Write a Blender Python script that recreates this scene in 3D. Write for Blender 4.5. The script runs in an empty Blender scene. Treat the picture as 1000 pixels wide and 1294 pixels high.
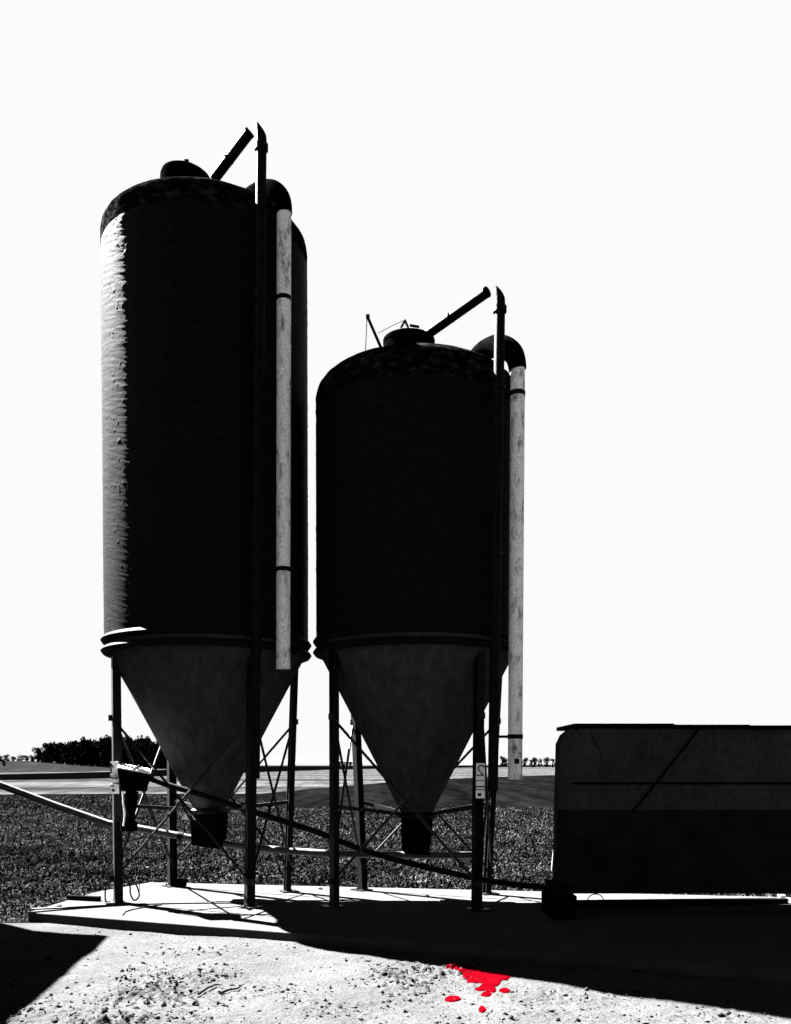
import bpy, math, random
import numpy as np
from mathutils import Vector, Matrix
random.seed(7); rng = np.random.default_rng(7)
sc = bpy.context.scene
C = sc.collection

# ------------------------------------------------------------------ camera
F = 1085.0; PITCH = math.radians(1.5); CH = 1.69; HOR = 965.0
Y0 = HOR + F*math.tan(PITCH)
cam = bpy.data.cameras.new('camera'); co = bpy.data.objects.new('camera', cam); C.objects.link(co)
co.location = (0, 0, CH); co.rotation_euler = (math.pi/2 - PITCH, 0, 0)
cam.sensor_fit = 'HORIZONTAL'; cam.sensor_width = 36; cam.lens = 36*F/1000
cam.shift_y = (Y0 - 647)/1000; cam.clip_start = 0.1; cam.clip_end = 6000
sc.camera = co

# ------------------------------------------------------------------ sky, sun, exposure
SUN_EL = math.radians(47); SUN_AZ = math.radians(55.8)      # azimuth: left of straight ahead (+Y)
SD = Vector((-math.sin(SUN_AZ)*math.cos(SUN_EL), math.cos(SUN_AZ)*math.cos(SUN_EL), math.sin(SUN_EL)))
EXPO = 5.5
w = bpy.data.worlds.new('World'); sc.world = w; w.use_nodes = True
nt = w.node_tree; N = nt.nodes; L = nt.links
bg = N['Background']; bg.inputs[1].default_value = 0.05
sky = N.new('ShaderNodeTexSky'); sky.sky_type = 'NISHITA'; sky.sun_disc = False
sky.sun_elevation = SUN_EL; sky.sun_rotation = -SUN_AZ
sky.air_density = 0.3; sky.dust_density = 3.0
bw = N.new('ShaderNodeRGBToBW'); L.new(sky.outputs[0], bw.inputs[0])
def mth(op, a, b=None, clamp=False):
    n = N.new('ShaderNodeMath'); n.operation = op; n.use_clamp = clamp
    for i, v in enumerate((a, b)):
        if v is None: continue
        if isinstance(v, (int, float)): n.inputs[i].default_value = v
        else: L.new(v, n.inputs[i])
    return n.outputs[0]
nrm = mth('POWER', mth('MULTIPLY', bw.outputs[0], 1/1.12), 5.0)
nrm = mth('MINIMUM', nrm, 1.0)
tc = N.new('ShaderNodeTexCoord'); sx = N.new('ShaderNodeSeparateXYZ'); L.new(tc.outputs['Generated'], sx.inputs[0])
mr = N.new('ShaderNodeMapRange'); mr.interpolation_type = 'SMOOTHSTEP'
L.new(sx.outputs[2], mr.inputs[0]); mr.inputs[1].default_value = .70; mr.inputs[2].default_value = .84
mr.inputs[3].default_value = 1.0; mr.inputs[4].default_value = 0.05
lum = mth('MULTIPLY', mth('MULTIPLY', nrm, mr.outputs[0]), 0.965/(2**EXPO)/0.05)
L.new(lum, bg.inputs[0])
sl = bpy.data.lights.new('sun', 'SUN'); sl.energy = 5.0; sl.angle = math.radians(0.5); sl.color = (1, .995, .985)
so = bpy.data.objects.new('sun', sl); C.objects.link(so)
so.rotation_euler = SD.to_track_quat('Z', 'Y').to_euler()
vs = sc.view_settings; vs.view_transform = 'Standard'; vs.look = 'None'; vs.exposure = EXPO; vs.gamma = 1
sc.cycles.max_bounces = 6; sc.cycles.diffuse_bounces = 3
sc.cycles.use_denoising = True

# ------------------------------------------------------------------ helpers
def ray(px, py):
    u = (px - 500)/F; v = (Y0 - py)/F
    return Vector((u, math.cos(PITCH) + v*math.sin(PITCH), -math.sin(PITCH) + v*math.cos(PITCH)))
def at(px, py, Y):
    d = ray(px, py); return Vector((0, 0, CH)) + d*(Y/d.y)
def gnd(px, py, h=0.0):
    d = ray(px, py); return Vector((0, 0, CH)) + d*((h - CH)/d.z)

def mat(name, c1, c2=None, scale=6, rough=.8, spec=.3, bump=0, bscale=None, stretch=(1, 1, 1), metal=0, lo=.4, hi=.6, bstretch=None, detail=6, bdist=.02, grain=None, rot=0):
    m = bpy.data.materials.new(name); m.use_nodes = True
    t = m.node_tree; n = t.nodes; l = t.links; p = n['Principled BSDF']
    if rough >= .7: spec = 0   # earth, dust, bark: no sheen at all
    p.inputs['Roughness'].default_value = rough; p.inputs['Specular IOR Level'].default_value = spec
    p.inputs['Metallic'].default_value = metal
    k_ = .48
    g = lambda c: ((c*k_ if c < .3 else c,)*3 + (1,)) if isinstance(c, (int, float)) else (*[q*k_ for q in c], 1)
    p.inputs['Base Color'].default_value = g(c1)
    tc = n.new('ShaderNodeTexCoord')
    def noise(sc_, st):
        mp = n.new('ShaderNodeMapping'); mp.inputs['Scale'].default_value = st; mp.inputs['Rotation'].default_value = (0, 0, rot)
        mp.vector_type = 'TEXTURE' if False else 'POINT'
        l.new(tc.outputs['Object'], mp.inputs[0])
        no = n.new('ShaderNodeTexNoise'); no.inputs['Scale'].default_value = sc_; no.inputs['Detail'].default_value = detail
        no.inputs['Roughness'].default_value = .65
        l.new(mp.outputs[0], no.inputs[0]); return no
    if c2 is not None:
        no = noise(scale, stretch); r = n.new('ShaderNodeValToRGB')
        r.color_ramp.elements[0].position = lo; r.color_ramp.elements[1].position = hi
        r.color_ramp.elements[0].color = g(c1); r.color_ramp.elements[1].color = g(c2)
        l.new(no.outputs[0], r.inputs[0]); col = r.outputs[0]
        if grain:   # second, finer variation: (scale, stretch, low factor, high factor)
            n2 = noise(grain[0], grain[1]); mm = n.new('ShaderNodeMapRange'); l.new(n2.outputs[0], mm.inputs[0])
            mm.inputs[1].default_value = .38; mm.inputs[2].default_value = .62; mm.inputs[3].default_value = grain[2]; mm.inputs[4].default_value = grain[3]
            vm = n.new('ShaderNodeVectorMath'); vm.operation = 'SCALE'; l.new(col, vm.inputs[0]); l.new(mm.outputs[0], vm.inputs['Scale']); col = vm.outputs[0]
        l.new(col, p.inputs['Base Color'])
    if bump:
        nb = noise(bscale or scale*4, bstretch or stretch); b = n.new('ShaderNodeBump')
        b.inputs['Strength'].default_value = bump; b.inputs['Distance'].default_value = bdist
        l.new(nb.outputs[0], b.inputs['Height']); l.new(b.outputs[0], p.inputs['Normal'])
    return m

class MB:
    def __init__(s): s.v = []; s.f = []
    def add(s, vs, fs):
        o = len(s.v); s.v += [tuple(v) for v in vs]; s.f += [tuple(i + o for i in f) for f in fs]; return s
    def hexa(s, p):   # 8 points: bottom ring 0-3, top ring 4-7
        return s.add(p, [(3, 2, 1, 0), (4, 5, 6, 7), (0, 1, 5, 4), (1, 2, 6, 5), (2, 3, 7, 6), (3, 0, 4, 7)])
    def box(s, c, d, rz=0):
        x, y, z = (q/2 for q in d); R = Matrix.Rotation(rz, 3, 'Z'); c = Vector(c)
        return s.hexa([c + R @ Vector(q) for q in ((-x, -y, -z), (x, -y, -z), (x, y, -z), (-x, y, -z), (-x, -y, z), (x, -y, z), (x, y, z), (-x, y, z))])
    def bar(s, a, b, w, h, up=(0, 0, 1)):
        a = Vector(a); b = Vector(b); d = (b - a).normalized(); u = Vector(up)
        if abs(d.dot(u)) > .98: u = Vector((0, 1, 0))
        r = d.cross(u).normalized(); u = r.cross(d)
        q = [(-w/2, -h/2), (w/2, -h/2), (w/2, h/2), (-w/2, h/2)]
        return s.hexa([a + r*x + u*y for x, y in q] + [b + r*x + u*y for x, y in q])
    def tube(s, pts, rad, seg=16, cap=True):
        pts = [Vector(p) for p in pts]; n = len(pts)
        rads = rad if isinstance(rad, (list, tuple)) else [rad]*n
        o = len(s.v); up = None
        for i, p in enumerate(pts):
            d = (pts[min(i+1, n-1)] - pts[max(i-1, 0)]).normalized()
            if up is None:
                up = Vector((0, 0, 1)) if abs(d.z) < .9 else Vector((0, 1, 0))
            r = d.cross(up).normalized(); up = r.cross(d).normalized()
            for k in range(seg):
                a = 2*math.pi*k/seg; s.v.append(tuple(p + (r*math.cos(a) + up*math.sin(a))*rads[i]))
        for i in range(n-1):
            for k in range(seg):
                k2 = (k+1) % seg
                s.f.append((o+i*seg+k, o+i*seg+k2, o+(i+1)*seg+k2, o+(i+1)*seg+k))
        if cap:
            s.f.append(tuple(o+k for k in range(seg))[::-1]); s.f.append(tuple(o+(n-1)*seg+k for k in range(seg)))
        return s
    def lathe(s, prof, c=(0, 0, 0), seg=96, rough=0):
        o = len(s.v); n = len(prof)
        for (r, z) in prof:
            for k in range(seg):
                a = 2*math.pi*k/seg
                rr = r + (rough*(random.random()-.5) if r > .1 else 0)
                s.v.append((c[0]+rr*math.cos(a), c[1]+rr*math.sin(a), c[2]+z))
        for i in range(n-1):
            for k in range(seg):
                k2 = (k+1) % seg
                s.f.append((o+i*seg+k, o+i*seg+k2, o+(i+1)*seg+k2, o+(i+1)*seg+k))
        s.f.append(tuple(o+k for k in range(seg))[::-1]); s.f.append(tuple(o+(n-1)*seg+k for k in range(seg)))
        return s
    def prism(s, poly, z0, z1):
        n = len(poly)
        return s.add([(p[0], p[1], z0) for p in poly] + [(p[0], p[1], z1) for p in poly],
            [tuple(range(n))[::-1], tuple(range(n, 2*n))] + [(i, (i+1) % n, n+(i+1) % n, n+i) for i in range(n)])
    def build(s, name, m, parent=None, smooth=False, bevel=0):
        me = bpy.data.meshes.new(name); me.from_pydata(s.v, [], s.f); me.update()
        me.materials.append(m); o = bpy.data.objects.new(name, me); C.objects.link(o)
        if smooth:
            me.shade_smooth(); me.set_sharp_from_angle(angle=math.radians(38))
        if bevel:
            b = o.modifiers.new('bevel', 'BEVEL'); b.width = bevel; b.segments = 2; b.limit_method = 'ANGLE'
        if parent:
            o.parent = parent; o.matrix_parent_inverse = parent.matrix_world.inverted()
        return o
def empty(name, loc):
    o = bpy.data.objects.new(name, None); C.objects.link(o); o.location = loc; o.empty_display_size = .2
    o.matrix_world = Matrix.Translation(loc); return o
def tag(o, label=None, cat=None, group=None, kind=None):
    if label: o['label'] = label
    if cat: o['category'] = cat
    if group: o['group'] = group
    if kind: o['kind'] = kind
    return o
def npmesh(name, V, Fq, m, nper=4):
    me = bpy.data.meshes.new(name); me.vertices.add(len(V)); me.vertices.foreach_set('co', V.astype(np.float32).ravel())
    me.loops.add(Fq.size); me.loops.foreach_set('vertex_index', Fq.astype(np.int32).ravel())
    me.polygons.add(len(Fq)); me.polygons.foreach_set('loop_start', np.arange(0, Fq.size, nper, dtype=np.int32))
    me.update(calc_edges=True); me.validate(); me.materials.append(m)
    o = bpy.data.objects.new(name, me); C.objects.link(o); return o

# value noise in numpy
def vnoise(x, y, seed):
    r = np.random.default_rng(seed).random((256, 256))
    xi = np.floor(x).astype(int); yi = np.floor(y).astype(int); fx = x - xi; fy = y - yi
    fx = fx*fx*(3-2*fx); fy = fy*fy*(3-2*fy)
    g = lambda a, b: r[a % 256, b % 256]
    return (g(xi, yi)*(1-fx)+g(xi+1, yi)*fx)*(1-fy) + (g(xi, yi+1)*(1-fx)+g(xi+1, yi+1)*fx)*fy

# ------------------------------------------------------------------ materials
M = {}
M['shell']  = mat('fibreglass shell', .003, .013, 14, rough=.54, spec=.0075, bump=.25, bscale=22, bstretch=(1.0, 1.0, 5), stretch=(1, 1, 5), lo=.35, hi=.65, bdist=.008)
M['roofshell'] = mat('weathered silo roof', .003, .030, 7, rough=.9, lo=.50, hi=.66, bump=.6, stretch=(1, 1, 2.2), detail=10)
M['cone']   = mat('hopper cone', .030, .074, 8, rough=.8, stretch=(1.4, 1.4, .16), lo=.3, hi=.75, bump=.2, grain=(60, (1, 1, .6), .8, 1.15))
M['steel']  = mat('dark painted steel', .002, .004, 9, rough=.5, spec=.06, bump=.2, bscale=60)
M['rod']    = mat('galvanised rod', .003, .007, 20, rough=.4, spec=.12, bump=.05)
M['dpipe']  = mat('grimy dark pipe', .003, .008, 14, rough=.6, spec=.03, bump=.15, bscale=40)
M['lpipe']  = mat('pale plastic pipe', .14, .88, 13, rough=.6, spec=.08, stretch=(1, 1, .4), lo=.30, hi=.50, detail=12, grain=(120, (1, 1, .7), .40, 1.12))
M['elbow']  = mat('black rubber elbow', .0012, .003, 10, rough=.7, spec=0)
M['slab']   = mat('concrete slab', .041, .052, 3, rough=.95, spec=.03, bump=.3, bscale=40, detail=9, bdist=.01)
M['yard']   = mat('sandy yard earth', .040, .052, 1.8, rough=.98, bump=1.0, bscale=40, detail=12, bdist=.022, grain=(34, (1, 1, 1), .68, 1.05))
M['stone']  = mat('loose stone', .004, .05, 12, rough=.95, spec=.03)
M['twig']   = mat('twig bark', .008, .012, 30, rough=.9)
M['grass']  = mat('leafy crop', .0005, .15, 17, rough=.75, spec=0, lo=.50, hi=.84, detail=2, grain=(.6, (1, 1, 1), .3, 1.25))
M['soil']   = mat('field soil', .0015, .004, 4, rough=.95, spec=.02, bump=.8, bscale=9)
M['white']  = mat('white enamel plate', .78, .68, 30, rough=.5, spec=.3)
M['litedge']   = mat('pale lit edge strip', .12, .2, 20, rough=.8)
M['straw']  = mat('dry straw', .006, .10, 12, rough=.8, lo=.4, hi=.75, detail=2)
M['debris'] = mat('dark debris', .002, .014, 12, rough=.9)
M['ink']    = mat('black ink', .003, rough=.6, spec=.1)
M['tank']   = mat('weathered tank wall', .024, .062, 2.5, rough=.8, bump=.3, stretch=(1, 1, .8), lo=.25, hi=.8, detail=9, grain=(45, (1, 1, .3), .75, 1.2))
M['tanklow'] = mat('dark tank base', .008, .017, 3, rough=.9)
M['lid']    = mat('tank cover sheet', .0015, .003, 5, rough=.8, spec=.05)
M['red']    = mat('red paint', (.035, .0002, .0009), (.042, .0003, .0015), 8, rough=.8, spec=.0)
M['wood']   = mat('old timber', .004, .010, 8, rough=.9, spec=.05, stretch=(.3, 3, 3), bump=.3)
M['bark']   = mat('tree bark', .002, .005, 8, rough=.9, spec=.03)
M['leaf']   = mat('tree foliage', .0012, .005, 2, rough=.8, spec=.03)
M['wall']   = mat('barn boards', .006, .012, 4, rough=.9, spec=.05, stretch=(6, 6, .3), bump=.3)
M['roof']   = mat('barn roof tiles', .01, .02, 6, rough=.85, spec=.05, bump=.4)
M['cable']  = mat('black cable', .002, rough=.5, spec=.15)

# ------------------------------------------------------------------ ground
YH = -0.10
# yard: dense displaced sheet
ROUGH = [(gnd(px, py, YH), rx, ry, a) for px, py, rx, ry, a in ((120, 1285, .75, .45, 1), (200, 1262, .55, .5, 1), (225, 1236, .5, .45, .9), (255, 1205, .5, .3, .5), (525, 1236, .45, .5, .9), (560, 1228, .3, .3, .8),
          (420, 1275, .5, .25, .6), (330, 1250, .6, .2, .5), (720, 1262, .5, .25, .6), (640, 1285, .6, .2, .4), (60, 1290, .6, .3, .7), (880, 1285, .6, .2, .4))]
def rough_mask(X, Y):
    m_ = np.zeros(np.shape(X)) + .04
    for c_, rx, ry, a in ROUGH: m_ = np.maximum(m_, a*np.exp(-(((X-c_.x)/rx)**2+((Y-c_.y)/ry)**2)))
    return np.clip(m_*(.35+1.3*vnoise(X*2.1+9, Y*2.6+4, 3)), 0, 1)
def yard_height(X, Y):
    h = (vnoise(X*.7, Y*.7, 1)-.5)*.05 + (vnoise(X*2.3, Y*2.3, 2)-.5)*.022
    mask = rough_mask(X, Y)
    c1 = vnoise(X*9, Y*9, 4); c2 = vnoise(X*21, Y*21, 5); c3 = vnoise(X*44, Y*44, 6)
    h += mask*(np.clip(c1-.55, 0, 1)*.045 + np.clip(c2-.5, 0, 1)*.08 + (vnoise(X*5, Y*9, 12)-.5)*.010)
    rut = np.exp(-((Y - 7.0 + .12*X + .15*np.sin(X*1.3))/.10)**2); h -= rut*.015*(vnoise(X*5, Y*5, 8))
    h += (c2-.5)*.002 + np.clip(c3-.78, 0, 1)*.05*(.3+mask)
    return h
BX = (-4.4, 4.6); BY = (4.6, 9.6); st = .0125
xs = np.arange(BX[0], BX[1], st); ys = np.arange(BY[0], BY[1], st)
XX, YY = np.meshgrid(xs, ys); fade = np.clip(np.minimum.reduce([XX-BX[0], BX[1]-XX, YY-BY[0], BY[1]-YY])/.4, 0, 1)
ZZ = YH + yard_height(XX, YY)*fade
ny, nx = XX.shape; idx = np.arange(ny*nx).reshape(ny, nx)
Q = np.stack([idx[:-1, :-1], idx[:-1, 1:], idx[1:, 1:], idx[1:, :-1]], -1).reshape(-1, 4)
yo = npmesh('farmyard', np.stack([XX, YY, ZZ], -1).reshape(-1, 3), Q, M['yard']); tag(yo, kind='structure'); yo.data.shade_smooth()
# the rest of the yard round it, butted against the dense sheet
b = MB(); fx = 16; 
for (x0, x1, y0, y1) in ((-fx, fx, -14, BY[0]), (-fx, BX[0], BY[0], BY[1]), (xs[-1], fx, BY[0], BY[1])):
    b.add([(x0, y0, YH), (x1, y0, YH), (x1, y1, YH), (x0, y1, YH)], [(0, 1, 2, 3)])
tag(b.build('yard_ground', M['yard']), kind='structure')

# slab
sFL = gnd(35, 1153); sF2 = gnd(355, 1178); sBL = gnd(190, 1115); sBR = gnd(1000, 1130)
dirf = (sF2 - sFL).normalized(); sFR = sF2 + dirf*6.0; sB1 = gnd(700, 1127); sBR2 = sB1 + (sB1 - sBL).normalized()*6.5
mid = gnd(118, 1128)
SLAB = [sFL, sF2, sFR, sBR2, sB1, sBL, mid]
b = MB(); b.prism([(p.x, p.y) for p in SLAB], -.16, 0)
tag(b.build('concrete_slab', M['slab'], bevel=.008), kind='structure')
def in_slab(X, Y, grow=.0):
    inside = np.zeros(X.shape, bool); P = SLAB; n = len(P)
    for i in range(n):
        x0, y0 = P[i].x, P[i].y; x1, y1 = P[(i+1) % n].x, P[(i+1) % n].y
        c = ((y0 > Y) != (y1 > Y)) & (X < (x1-x0)*(Y-y0)/(y1-y0+1e-9)+x0)
        inside ^= c
    return inside

# far country: strips between boundary lines given as picture rows, laid out on the flat land
GH = -0.11
cols = [-420, -200, 0, 60, 135, 200, 270, 330, 375, 415, 500, 570, 640, 705, 800, 1000, 1300, 1600]
def line(*kv):
    return np.interp(cols, [k for k, _ in kv], [v for _, v in kv])
lines = [
    ('near',  line((0, 1260), (1000, 1260))),
    ('crop',  line((-420, 1013), (0, 1010), (135, 1012), (330, 1020), (640, 1030), (705, 1030), (1600, 1030))),
    ('plough', line((-420, 1008), (0, 1004), (135, 1003), (330, 1003), (415, 995), (500, 988), (570, 984), (640, 981.5), (705, 979.5), (1600, 975))),
    ('pale',  line((-420, 990), (0, 986), (135, 984), (330, 976), (415, 973), (500, 971.2), (640, 969.5), (705, 969), (1600, 968.5))),
    ('dark',  line((-420, 980), (0, 978.5), (135, 975.5), (330, 967.9), (415, 968), (500, 967.8), (640, 967.3), (705, 967.2), (1600, 967))),
]
fm = {
    'crop': M['soil'],
    'plough': mat('ploughed soil', .0006, .0028, .35, rough=.9, stretch=(1.2, .05, 1), rot=math.radians(22), lo=.35, hi=.72, grain=(1.4, (1, .2, 1), .6, 1.4)),
    'pale': mat('pale stubble', .010, .036, .09, rough=.95, stretch=(.12, 1, 1), lo=.40, hi=.60, detail=9, grain=(1.2, (1, .12, 1), .45, 1.2)),
    'dark': mat('dark fallow', .00012, .00025, .05, rough=.95),
    'green': mat('grey green pasture', .0042, .0085, .1, rough=.95, stretch=(.4, 1, 1), lo=.3, hi=.7, detail=8, grain=(.8, (1, .15, 1), .55, 1.35)),
    'far': mat('far bright field', .022, .034, .02, rough=.95, stretch=(.3, 1, 1), grain=(.35, (1, .1, 1), .7, 1.1)),
}
names = {'crop': 'crop_field', 'plough': 'ploughed_field', 'pale': 'stubble_field', 'dark': 'fallow_field'}
def strip(pa, pb, name, m, h=GH):
    v = []; f = []
    K = len(pa)
    for k in range(K): v.append(pa[k])
    for k in range(K): v.append(pb[k])
    for k in range(K-1): f.append((k, k+1, K+k+1, K+k))
    b = MB(); b.add(v, f); return tag(b.build(name, m), kind='structure')
prev = [gnd(cx, 1150, GH) for cx in cols]
prev = [Vector((p.x*1.6, 9.4, GH)) for p in prev]
for nm, ln in lines[1:]:
    cur = [gnd(cx, r, GH) for cx, r in zip(cols, ln)]
    strip(prev, cur, names[nm], fm[nm]); prev = cur
# last strip runs out to the horizon
strip(prev, [Vector((p.x/p.y*4500, 4500, GH)) for p in prev], 'far_field', fm['far'])
# furrow ridges on the ploughed field (right)
# low hill on the left: rises behind the fallow strip
def hillmesh(name, m, xr, yr, crest, nxn=60, nyn=24):
    xs = np.linspace(*xr, nxn); ys = np.linspace(*yr, nyn); X, Y = np.meshgrid(xs, ys)
    Z = crest(X, Y); ii = np.arange(X.size).reshape(X.shape)
    Q = np.stack([ii[:-1, :-1], ii[:-1, 1:], ii[1:, 1:], ii[1:, :-1]], -1).reshape(-1, 4)
    o = npmesh(name, np.stack([X, Y, Z], -1).reshape(-1, 3), Q, m); o.data.shade_smooth(); return tag(o, kind='structure')
def hz(X, Y):
    u = X/Y
    prof = np.interp(u, [-.9, -.461, -.424, -.336, -.27, -.2, -.13], [963.5, 962.8, 961.2, 969.0, 972.5, 973.5, 975])  # picture row of the crest at Y=330
    top = CH + (HOR - prof)/F*330
    t = np.clip((Y-135)/(330-135), 0, 1); s = t*t*(3-2*t)
    base = GH - .25
    return base + (top-base)*s*np.clip(1-(Y-330)/500, 0, 1)
hillmesh('hill', fm['green'], (-420, -20), (128, 800), hz)
def hz2(X, Y):
    u = X/Y
    top = CH + np.interp(u, [-.5, -.2, -.15, -.1, 0, .1, .3], [4, 5.5, 6.5, 5, 3.5, 3, 2])/F*2600
    return GH + (top-GH)*np.exp(-((Y-2600)/350)**2)
hillmesh('distant_hills', mat('distant pale hills', .045, .06, .004, rough=1, spec=0), (-1800, 1200), (1700, 3600), hz2, 60, 20)  # distance haze put into the pale base colour

# ------------------------------------------------------------------ silos
R = 1.25
def silo(name, cx, cy, spring, legs_px, label, bead=3.19, cone_b=1.08, boot_b=.62, boot_hw=.2, plate=None, tall=True):
    root = empty(name, (cx, cy, 0)); tag(root, label, 'silo', 'farm silos on legs')
    c0 = (cx, cy, 0)
    # body shell
    prof = [(R*.985, bead-.02)]
    z = bead; n = int((spring-bead)/.12)
    prof.append((R, bead)); prof.append((R, spring))
    for a in range(1, 13):
        t = a/12*math.pi/2*.74; prof.append((R*(1-.34*(1-math.cos(t))), spring + R*(.155 if tall else .225)*math.sin(t)))
    rl, zl = prof[-1]
    pr = np.array(prof); sl_ = np.r_[0, np.cumsum(np.hypot(*np.diff(pr, axis=0).T))]
    ss = np.arange(0, sl_[-1], .0095); rr_ = np.interp(ss, sl_, pr[:, 0]); zz_ = np.interp(ss, sl_, pr[:, 1]); rr_[-1] = rl; zz_[-1] = zl
    th = np.linspace(0, 2*math.pi, 421)[:-1]; TH, SS = np.meshgrid(th, ss)
    tw_ = np.abs(TH-math.pi)*6   # noise coordinate, mirrored so that it closes at the back
    fine = (vnoise(tw_*1.1, SS*42+tw_*2.6, 21)-.5)*.0022 + (vnoise(tw_*2.5+3, SS*90+tw_*6, 22)-.5)*.0014 + (vnoise(tw_*1.0, SS*.9, 23)-.5)*.004
    chip = np.clip(vnoise(tw_*9, SS*14, 24)-.86, 0, 1)*.035
    stv = fine + (vnoise(tw_*2, SS*12, 25)-.5)*.008*np.clip((SS-sl_[-1]+.9)/.5, 0, 1)
    RR_ = rr_[:, None] + (stv+chip)*np.clip(np.minimum(SS, sl_[-1]-SS)/.05, 0, 1)
    V_ = np.stack([cx+RR_*np.cos(TH), cy+RR_*np.sin(TH), np.broadcast_to(zz_[:, None], TH.shape)], -1).reshape(-1, 3)
    ii_ = np.arange(TH.size).reshape(TH.shape); jj_ = np.roll(ii_, -1, 1)
    Qb = np.stack([ii_[:-1], jj_[:-1], jj_[1:], ii_[1:]], -1).reshape(-1, 4)
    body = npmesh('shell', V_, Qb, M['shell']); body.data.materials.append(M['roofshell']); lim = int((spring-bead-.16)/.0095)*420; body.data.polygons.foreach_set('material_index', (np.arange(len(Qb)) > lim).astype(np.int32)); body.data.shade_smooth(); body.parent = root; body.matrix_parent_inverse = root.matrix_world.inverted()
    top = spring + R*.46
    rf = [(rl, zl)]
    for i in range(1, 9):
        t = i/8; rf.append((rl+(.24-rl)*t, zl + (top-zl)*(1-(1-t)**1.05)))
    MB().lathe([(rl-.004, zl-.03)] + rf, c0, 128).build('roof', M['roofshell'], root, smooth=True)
    # beads
    for zz, rr in ((bead, .045), (bead-.13, .042)):
        m = MB(); m.lathe([(R-.02, zz-rr), (R+.018, zz-rr*.8), (R+.042, zz), (R+.018, zz+rr*.8), (R-.02, zz+rr)], c0, 128)
        m.build('flange', M['shell'], root, smooth=True)
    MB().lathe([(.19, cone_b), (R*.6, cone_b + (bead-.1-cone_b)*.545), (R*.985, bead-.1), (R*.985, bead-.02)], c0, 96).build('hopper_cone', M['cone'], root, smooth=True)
    # outlet boot
    m = MB(); hw = boot_hw
    m.hexa([(cx-hw*.95, cy-.17, boot_b+.05), (cx+hw*.8, cy-.17, boot_b), (cx+hw*.8, cy+.17, boot_b), (cx-hw*.95, cy+.17, boot_b+.05),
            (cx-hw, cy-.2, cone_b-.06), (cx+hw, cy-.2, cone_b-.06), (cx+hw, cy+.2, cone_b-.06), (cx-hw, cy+.2, cone_b-.06)])
    bo = m.build('outlet_box', M['lid'], root, bevel=.015)
    m = MB(); m.lathe([(.26, cone_b-.05), (.26, cone_b+.0), (.21, cone_b+.02)], c0, 32); m.build('outlet_ring', M['steel'], root)
    # legs
    P = []
    for px, py in legs_px:
        g = gnd(px, py); d = Vector((g.x-cx, g.y-cy, 0)).normalized()
        t = Vector((cx, cy, bead-.06)) + d*max(R*.93, Vector((g.x-cx, g.y-cy, 0)).length); P.append((g, t, d))
    for g, t, d in P:
        m = MB(); dn = (t-g).normalized()
        # C-section channel: web and two flanges
        kw = 1.35 if (tall and len(P) == 4 and g is P[0][0]) else 1.0
        m.bar(g, t, .108*kw, .014, up=d); ax = dn.cross(d).normalized()
        for s in (-1, 1):
            q = ax*(s*.048*kw) - d*.037*kw; m.bar(g+q, t+q, .012, .062*kw, up=d)
        lg = m.build('leg', M['steel'], root)
        m = MB(); m.box((g.x, g.y, .008), (.22, .2, .016), math.atan2(d.y, d.x)); 
        m.build('foot_plate', M['steel'], lg)
        for s in (-1, 1):
            q = ax*(.075*s); m = MB(); m.tube([(g.x+q.x, g.y+q.y, .016), (g.x+q.x, g.y+q.y, .045)], .012, 8)
            m.build('bolt', M['rod'], lg)
    order = [0, 1, 3, 2]
    def lp(i, h): g, t, d = P[i]; return g + (t-g)*(h/t.z)
    for k in range(4):
        a, bq = order[k], order[(k+1) % 4]
        for (p, q, off) in ((lp(a, 2.24), lp(bq, .30), .018), (lp(bq, 2.24), lp(a, .30), -.018)):
            mid_ = (p+q)/2; o = (mid_-Vector((cx, cy, mid_.z))).normalized()*off
            m = MB(); m.tube([p+o, q+o], .0165, 8)
            for e in (p, q): m.box(e+o, (.07, .05, .07))
            m.build('cross_brace', M['rod'], root, smooth=True)
    for i in range(4):
        g, t, d = P[i]; p = lp(i, 1.19); q = Vector((cx, cy, cone_b+.0)) + d*.2
        m = MB(); m.bar(p, q, .03, .045); m.build('tie_strut', M['rod'], root)
    return root, P
c1 = Vector((-1.885*R, 8.69*R)); c2 = Vector((.212*R, 8.61*R))
SP1 = at(128, 290, 10.46).z; SP2 = at(400, 505, 10.64).z; print('SPRING', SP1, SP2)
s1, P1 = silo('feed_silo', c1.x, c1.y, SP1, [(145, 1141), (317, 1147), (217, 1120), (366, 1127)],
              'tall dark silo on four braced legs at left, its domed hatch lid flipped shut', cone_b=1.11, boot_b=.62, boot_hw=.205)
s2, P2 = silo('feed_silo', c2.x, c2.y, SP2, [(420, 1146), (605, 1150), (457, 1125), (618, 1130)],
              'shorter dark silo on four braced legs beside the boxy tank', cone_b=1.06, boot_b=.55, boot_hw=.195, tall=False)

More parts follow.
